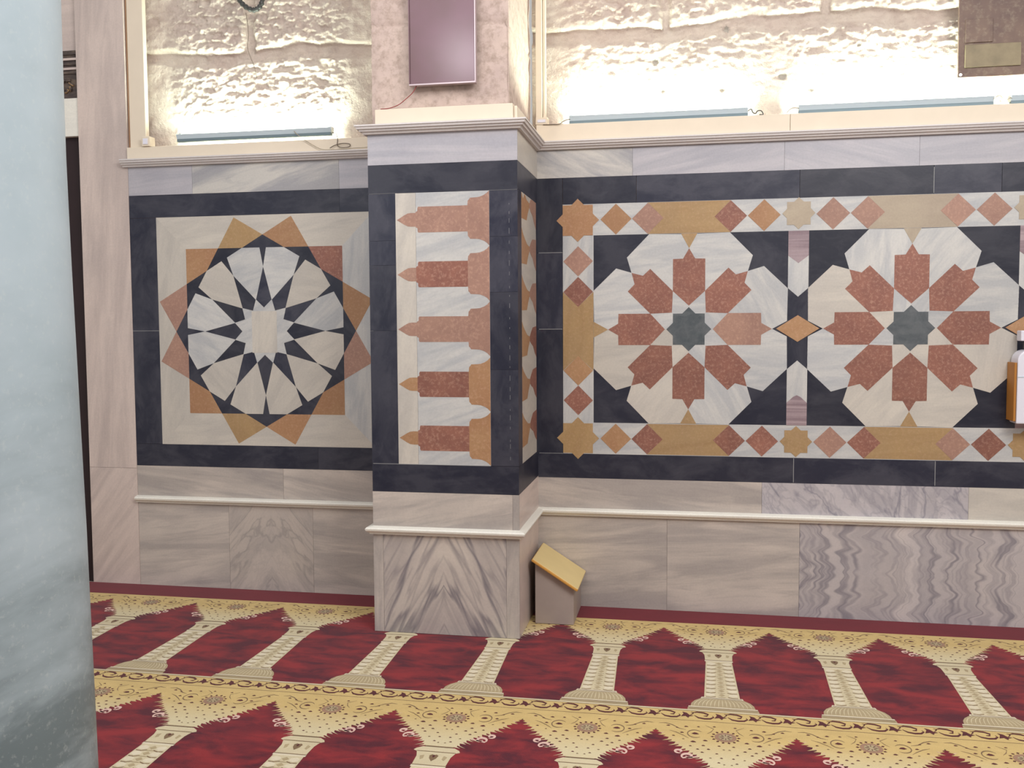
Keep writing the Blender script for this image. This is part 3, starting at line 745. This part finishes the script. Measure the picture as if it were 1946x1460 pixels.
# ------------------------------------------------------------------ foreground column
mb = MB(); n = 96
cxx, cyy = -1.2028, -3.3
prof = [(0, .3615), (.39, .3573), (.75, .3530), (1.106, .3487), (1.486, .3400), (1.83, .3331), (2.15, .3288), (2.37, .3287), (2.6, .330), (3.2, .330), (4.6, .327)]
zs = [.0024]+[i*.05 for i in range(1, 93)]
def rad(z):
    for (a, ra), (c, rc) in zip(prof, prof[1:]):
        if z <= c: return ra+(rc-ra)*(z-a)/(c-a)
    return prof[-1][1]
for z in zs:
    for j in range(n):
        q = 2*PI*j/n; r = rad(z)+noise.noise(Vector((math.cos(q)*2, math.sin(q)*2, z*1.5)))*.0015
        mb.v.append((cxx+r*math.cos(q), cyy+r*math.sin(q), z))
for i in range(len(zs)-1):
    for j in range(n):
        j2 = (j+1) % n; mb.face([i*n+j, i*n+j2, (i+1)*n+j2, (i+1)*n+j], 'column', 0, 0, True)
mb.face([(len(zs)-1)*n+j for j in range(n)], 'column')
tag(mb.build('marble_column'), 'thick round blue grey marble column in the left foreground', 'column')

# ------------------------------------------------------------------ slant-top box
bx = thing('slant_top_box', 'small grey brown box with sloping yellow wooden lid, on the carpet beside the pillar', 'box', (.05, -.2, 0))
X0, X1, Y0, Y1 = -.058, .159, -.375, -.012
ZL, ZR = .352, .214
mb = MB(); vb = [(X0, Y0, .002), (X1, Y0, .002), (X1, Y1, .002), (X0, Y1, .002), (X0, Y0, ZL), (X1, Y0, ZR), (X1, Y1, ZR), (X0, Y1, ZL)]
mb.v += vb
for q in ((0, 1, 2, 3), (4, 5, 6, 7), (0, 1, 5, 4), (1, 2, 6, 5), (2, 3, 7, 6), (3, 0, 4, 7)): mb.face(q, 'beige')
mb.build('body', bx, bevel=.003)
sl = (ZR-ZL)/(X1-X0)
def lz(x): return ZL+.001+(x-X0)*sl
xa, xb = X0-.018, X1+.022; ya, yb = -.412, -.010; nx_, nz_ = -sl, 1; nn = math.hypot(nx_, nz_); nx_ /= nn; nz_ /= nn; th = .018
mb = MB()
lo = [(xa, ya), (xb, ya), (xb, yb), (xa, yb)]
for x, y in lo: mb.v.append((x, y, lz(x)))
for x, y in lo: mb.v.append((x+nx_*th, y, lz(x)+nz_*th))
mb.face((0, 3, 2, 1), 'wood'); mb.face((4, 5, 6, 7), 'wood')
for q in ((0, 1, 5, 4), (1, 2, 6, 5), (2, 3, 7, 6), (3, 0, 4, 7)): mb.face(q, 'woodedge')
mb.build('lid', bx, bevel=.006)

# ------------------------------------------------------------------ dispenser at right edge
dp = thing('wall_dispenser', 'white rounded wall box with an orange brown wooden side at the right picture edge', 'dispenser', (2.52, -.05, 1.135))
mb = MB(); mb.box(2.478, 2.490, -.120, -.003, 1.150, 1.462, 'tan'); mb.box(2.490, 2.68, -.012, -.003, 1.150, 1.46, 'tan'); mb.build('wooden_back', dp, bevel=.002)
mb = MB(); pts = []
R_ = .05
pl = [(2.492, 1.137), (2.68, 1.137), (2.68, 1.53)]+[(2.492+.058-.058*math.sin(t*PI/2/8), 1.53-.058+.058*math.cos(t*PI/2/8)) for t in range(9)]
mb.prism(pl, lambda u, w, d: (u, -d, w), .0125, .125, 'plastic', 0, 0, back=True)
mb.build('body', dp, bevel=.006)
mb = MB(); mb.box(2.4915, 2.68, -.128, -.1255, 1.385, 1.389, 'fixture'); mb.build('seam', dp)
mb = MB(); mb.tube([(2.545, -.07, 1.535), (2.545, -.07, 1.575)], .012, 'black_plastic', 12); mb.build('neck', dp)
mb = MB(); mb.box(2.512, 2.60, -.10, -.03, 1.576, 1.632, 'plastic'); mb.build('cap', dp, bevel=.006)

# ------------------------------------------------------------------ prayer carpet
CW, C0, RT, RP = .56177, -2.7149, -.228, 1.328
cm = MB()
cm.rect(-4.9, -6.9, 5.1, -.0005, FF, -.011, .0, 'c_red', 0)
for x0, x1 in ((-4.9, PX0-.001), (PX1+.001, 5.1)): cm.rect(x0, -.2185+.0135*max(-3, min(3, (x0+x1)/2))*0, x1, -.001, FF, 0, .0005, 'c_wine', 0)
LV = [0., .0006, .0011, .0016, .0021]
def tooth_edge():
    """right-hand half of the spandrel outline from arch apex (u=0) to column neck (u=.407)"""
    base = [(.0, .092), (.05, .128), (.10, .165), (.15, .203), (.20, .240), (.25, .272), (.30, .305), (.34, .335), (.375, .368), (.400, .405)]
    out = [base[0]]
    for i in range(len(base)-1):
        (u0, t0), (u1, t1) = base[i], base[i+1]
        for f in (0, .5):
            ua, ta = u0+(u1-u0)*f, t0+(t1-t0)*f; ub, tb = u0+(u1-u0)*(f+.5), t0+(t1-t0)*(f+.5)
            amp = (.012+.022*min(1, i/3))*(1.25, .8, 1.1, .7)[(2*i+int(f*2)) % 4]
            if i == 0 and f == 0: amp = .006
            # hooked leaf: juts sideways toward the apex, then returns
            out.append((ua-.35*amp/1., ta+amp*.55)); out.append((ua-amp*1.5, ta+amp*1.05)); out.append((ub-.2*amp, tb+amp*.10))
    out.append((.407, .41))
    return out
TE = tooth_edge()
def strip(pts, w):
    P = [Vector(p) for p in pts]; L = []; Rr = []
    for i, p in enumerate(P):
        d = (P[min(i+1, len(P)-1)]-P[max(i-1, 0)]); d.normalize(); nrm = Vector((-d.y, d.x))
        ww = w*(1-.75*abs(2*i/(len(P)-1)-1)**3)
        L.append(tuple(p+nrm*ww)); Rr.append(tuple(p-nrm*ww))
    return L+Rr[::-1]
def cell(ci, ri):
    ox = C0+ci*CW; oy = RT-ri*RP
    def Q(pts, lv, k, hard=False):
        cm.flat([(ox+u*CW, oy-t) for u, t in pts], FF, LV[lv], k)
    # spandrel (yellow ground with toothed arch edge), u from 0 to 1
    lft = TE; rgt = [(1-u, t) for u, t in TE][::-1]
    Q([(0, 0)]+lft+[(.407, .4105), (.593, .4105)]+rgt+[(1, 0)], 1, 'c_yel')
    # paler lower part of the spandrel around the neck
    # curls on the arch edge
    for s in (1, -1):
        M_ = lambda pts: [(u if s > 0 else 1-u, t) for u, t in pts]
        sp = [(.232+.046*(1-k/22)*math.cos(k*.42+2.4), .326+.026*(1-k/22)*math.sin(k*.42+2.4)) for k in range(18)]
        sp = [(.30, .318), (.275, .330)]+[(u+.0, t) for u, t in sp[::-1]][::-1]
        Q(M_([(a, c) for a, c in strip(sp, .009)]), 2, 'c_lilac')
        sp2 = [(.172+.036*(1-k/20)*math.cos(k*.45+1.2), .287+.018*(1-k/20)*math.sin(k*.45+1.2)) for k in range(15)]
        Q(M_(strip(sp2, .0085)), 2, 'c_lilac')
        for (u, t) in ((.05, .132), (.11, .178), (.16, .218), (.30, .335), (.345, .368)):
            Q(M_([(u+.02, t-.012), (u-.030, t+.012), (u-.012, t+.002), (u+.002, t-.008)]), 2, 'c_lilac')
        for (u, t, r_) in [(a, c, d*1.25) for a, c, d in ((.285, .118, .022), (.27, .195, .017), (.355, .178, .014), (.375, .255, .011), (.43, .29, .009), (.46, .325, .009), (.44, .365, .009), (.33, .285, .010), (.475, .378, .007), (.13, .150, .010), (.19, .115, .012), (.09, .055, .012), (.22, .055, .013), (.155, .07, .009), (.31, .05, .010), (.425, .04, .010), (.2, .175, .008), (.385, .33, .008), (.34, .225, .011), (.30, .26, .010), (.45, .22, .010), (.25, .235, .009), (.48, .25, .008))]:
            Q(M_([(u-r_, t), (u-r_*.2, t+r_*.35*CW*1.2), (u+r_, t+r_*.1), (u+r_*.5, t-r_*.3), (u-r_*.2, t-r_*.45)]), 3, 'c_dark' if r_ > .0105 else 'c_brown')
        # thin tendrils
        tp = [(.285+.055*math.cos(a*.3), .118+.036*math.sin(a*.3)) for a in range(3, 20)]
        Q(M_(strip(tp, .0038)), 2, 'c_brown')
        Q(M_(strip([(.02, .035), (.07, .030), (.12, .045), (.17, .075), (.22, .085)], .0035)), 2, 'c_brown')
        Q(M_(strip([(.36, .03), (.42, .06), (.40, .09), (.37, .11)], .0028)), 2, 'c_brown')
        Q(M_(strip([(.10, .10), (.15, .115), (.2, .14), (.24, .165)], .0028)), 2, 'c_brown')
    # flower medallion
    Q([(.5+.078*math.cos(a*PI/14), .134+.044*math.sin(a*PI/14)) for a in range(28)], 2, 'c_mauve')
    for k in range(14):
        a = k*2*PI/14; u, t = .5+.092*math.cos(a), .134+.053*math.sin(a)
        Q([(u+.014*math.cos(a), t+.008*math.sin(a)), (u-.011*math.sin(a), t+.006*math.cos(a)), (u-.012*math.cos(a), t-.007*math.sin(a)), (u+.011*math.sin(a), t-.006*math.cos(a))], 3, 'c_dark')
    Q([(.5+.05*math.cos(a*PI/8), .134+.028*math.sin(a*PI/8)) for a in range(16)], 3, 'c_taupe')
    for k in range(8):
        a = k*PI/4; Q(strip([(.5+.015*math.cos(a), .134+.009*math.sin(a)), (.5+.03*math.cos(a), .134+.017*math.sin(a)), (.5+.048*math.cos(a), .134+.027*math.sin(a))], .003), 4, 'c_dark')
    # neck line
    Q([(.40, .4105), (.60, .4105), (.60, .4175), (.40, .4175)], 3, 'c_brown')
    # capital
    Q([(.345, .436), (.385, .4180), (.615, .4180), (.655, .436), (.668, .452), (.640, .462), (.622, .50), (.618, .570), (.382, .570), (.378, .50), (.360, .462), (.332, .452)], 1, 'c_cream')
    Q([(.36, .458), (.64, .458), (.64, .462), (.36, .462)], 3, 'c_brown')
    Q([(.5, .540), (.475, .515), (.468, .492), (.485, .482), (.5, .488), (.515, .482), (.532, .492), (.525, .515)], 2, 'c_brown')
    Q([(.5, .51), (.49, .497), (.5, .485), (.51, .497)], 3, 'c_dark')
    for s in (-1, 1): Q([(.5+s*.07, .49), (.5+s*.098, .50), (.5+s*.085, .53), (.5+s*.066, .52)], 2, 'c_taupe')
    # shaft
    Q([(.378, .570), (.622, .570), (.622, .590), (.378, .590)], 1, 'c_pale')
    Q([(.378, .572), (.622, .572), (.622, .576), (.378, .576)], 3, 'c_brown')
    Q([(.387, .590), (.613, .590), (.640, 1.055), (.360, 1.055)], 1, 'c_cream')
    for k in range(9):
        t = .606+k*.050; w = .387-(t-.59)*.055
        for s in (0, 1):
            F = (lambda u: u) if s == 0 else (lambda u: 1-u)
            Q([(F(w+.010), t+.004), (F(w+.040), t-.006), (F(w+.078), t+.004), (F(w+.082), t+.024), (F(w+.045), t+.034), (F(w+.012), t+.026)], 2, 'c_pale')
            Q([(F(w+.008), t+.036), (F(w+.05), t+.040), (F(w+.090), t+.030), (F(w+.085), t+.038), (F(w+.05), t+.0465), (F(w+.01), t+.042)], 2, 'c_brown')
        Q([(.5-.028, t+.012), (.5, t-.004), (.5+.028, t+.012), (.5, t+.028)], 2, 'c_taupe')
        Q([(.468, t+.034), (.532, t+.034), (.526, t+.041), (.474, t+.041)], 2, 'c_taupe')
    # base
    Q([(.340, 1.050), (.660, 1.050), (.668, 1.068), (.332, 1.068)], 2, 'c_pale')
    Q([(.345, 1.059), (.655, 1.059), (.655, 1.063), (.345, 1.063)], 3, 'c_brown')
    Q([(.330, 1.068), (.670, 1.068), (.715, 1.095), (.740, 1.125), (.748, 1.160), (.252, 1.160), (.260, 1.125), (.285, 1.095)], 1, 'c_taupe')
    for k in range(-7, 8):
        q = k/7
        Q(strip([(.5+q*.15, 1.074), (.5+q*.195, 1.10), (.5+q*.215, 1.13), (.5+q*.22, 1.156)], .0035), 2, 'c_cream')
    Q([(.238, 1.160), (.762, 1.160), (.765, 1.170), (.235, 1.170)], 2, 'c_pale')
    Q([(.235, 1.170), (.765, 1.170), (.765, 1.174), (.235, 1.174)], 2, 'c_brown')
    Q([(.232, 1.174), (.768, 1.174), (.772, 1.200), (.228, 1.200)], 1, 'c_taupe')
    Q([(.240, 1.186), (.760, 1.186), (.760, 1.189), (.240, 1.189)], 2, 'c_brown')
    # running vine band
    Q([(0, 1.200), (1, 1.200), (1, RP), (0, RP)], 1, 'c_yel')
    Q([(0, 1.200), (1, 1.200), (1, 1.213), (0, 1.213)], 2, 'c_cream')
    Q([(0, 1.2135), (1, 1.2135), (1, 1.2165), (0, 1.2165)], 2, 'c_brown')
    Q([(0, 1.315), (1, 1.315), (1, 1.3185), (0, 1.3185)], 2, 'c_brown')
    for k in range(4):
        u0 = k*.25
        Q(strip([(u0+.02, 1.236), (u0+.05, 1.226), (u0+.10, 1.230), (u0+.135, 1.245), (u0+.125, 1.262), (u0+.10, 1.264)], .007), 3, 'c_dark')
        Q(strip([(u0+.03, 1.262), (u0+.06, 1.284), (u0+.105, 1.292), (u0+.15, 1.288), (u0+.175, 1.270), (u0+.165, 1.256)], .007), 3, 'c_dark')
        Q([(u0+.18, 1.282), (u0+.20, 1.250), (u0+.19, 1.232), (u0+.225, 1.242), (u0+.245, 1.262), (u0+.275, 1.268), (u0+.245, 1.276), (u0+.235, 1.292), (u0+.215, 1.274)], 3, 'c_dark')
        Q(strip([(u0+.25, 1.262), (u0+.27, 1.245), (u0+.275, 1.236), (u0+.255, 1.230)], .0045), 3, 'c_dark')
for ri in range(4):
    for ci in range(-4, 14):
        cell(ci, ri)
carpet = cm.build('prayer_carpet')
tag(carpet, 'deep red prayer carpet with rows of yellow arches and columns covering the floor', 'carpet')

# ------------------------------------------------------------------ light and camera
def area(name, loc, tgt, sx, sy, e, col=(1, 1, 1)):
    l = bpy.data.lights.new(name, 'AREA'); l.shape = 'RECTANGLE'; l.size = sx; l.size_y = sy; l.energy = e; l.color = col
    o = bpy.data.objects.new(name, l); COL.objects.link(o); o.location = loc
    o.rotation_euler = (Vector(tgt)-Vector(loc)).to_track_quat('-Z', 'Y').to_euler(); return o
area('hanging_lamp', (-.79, -2.5, 3.58), (-.5, -.7, 2.8), .17, .2, 5, (1, .95, .98))
area('ceiling_light', (2.9, -4.4, 4.5), (.4, -.8, 1.0), 2.2, 1.4, 165, (1, .98, .96))
area('ceiling_light', (-.6, -3.2, 4.8), (-.6, -1.5, 0), 3.2, 1.6, 82, (1, .98, .98))
area('column_fill', (-3.2, -7.5, 3.2), (-1.2, -3.3, 1.7), 1.6, 1.6, 38, (.86, .96, 1))  # unseen fill light added to brighten the foreground column
w = bpy.data.worlds.new('world'); scn.world = w; w.use_nodes = True
w.node_tree.nodes['Background'].inputs[0].default_value = (1, .975, .955, 1)
w.node_tree.nodes['Background'].inputs[1].default_value = .52

f = 1786.66; yaw, pitch, roll = .185579, -.0624576, -.00583027
cy, sy = math.cos(yaw), math.sin(yaw)
fwd = Vector((-sy*math.cos(pitch), cy*math.cos(pitch), math.sin(pitch)))
r0 = Vector((cy, sy, 0)); u0 = r0.cross(fwd)
r = math.cos(roll)*r0+math.sin(roll)*u0; u = -math.sin(roll)*r0+math.cos(roll)*u0
cam = bpy.data.cameras.new('camera'); co = bpy.data.objects.new('camera', cam); COL.objects.link(co)
cam.sensor_width = 36; cam.lens = f*36/1946; cam.clip_start = .05
co.matrix_world = Matrix(((r.x, u.x, -fwd.x, .77915), (r.y, u.y, -fwd.y, -5.5), (r.z, u.z, -fwd.z, 1.67568), (0, 0, 0, 1)))
scn.camera = co
vs = scn.view_settings
vs.view_transform = 'Standard'; vs.look = 'None'; vs.exposure = 0.0; vs.gamma = 1; vs.use_curve_mapping = False
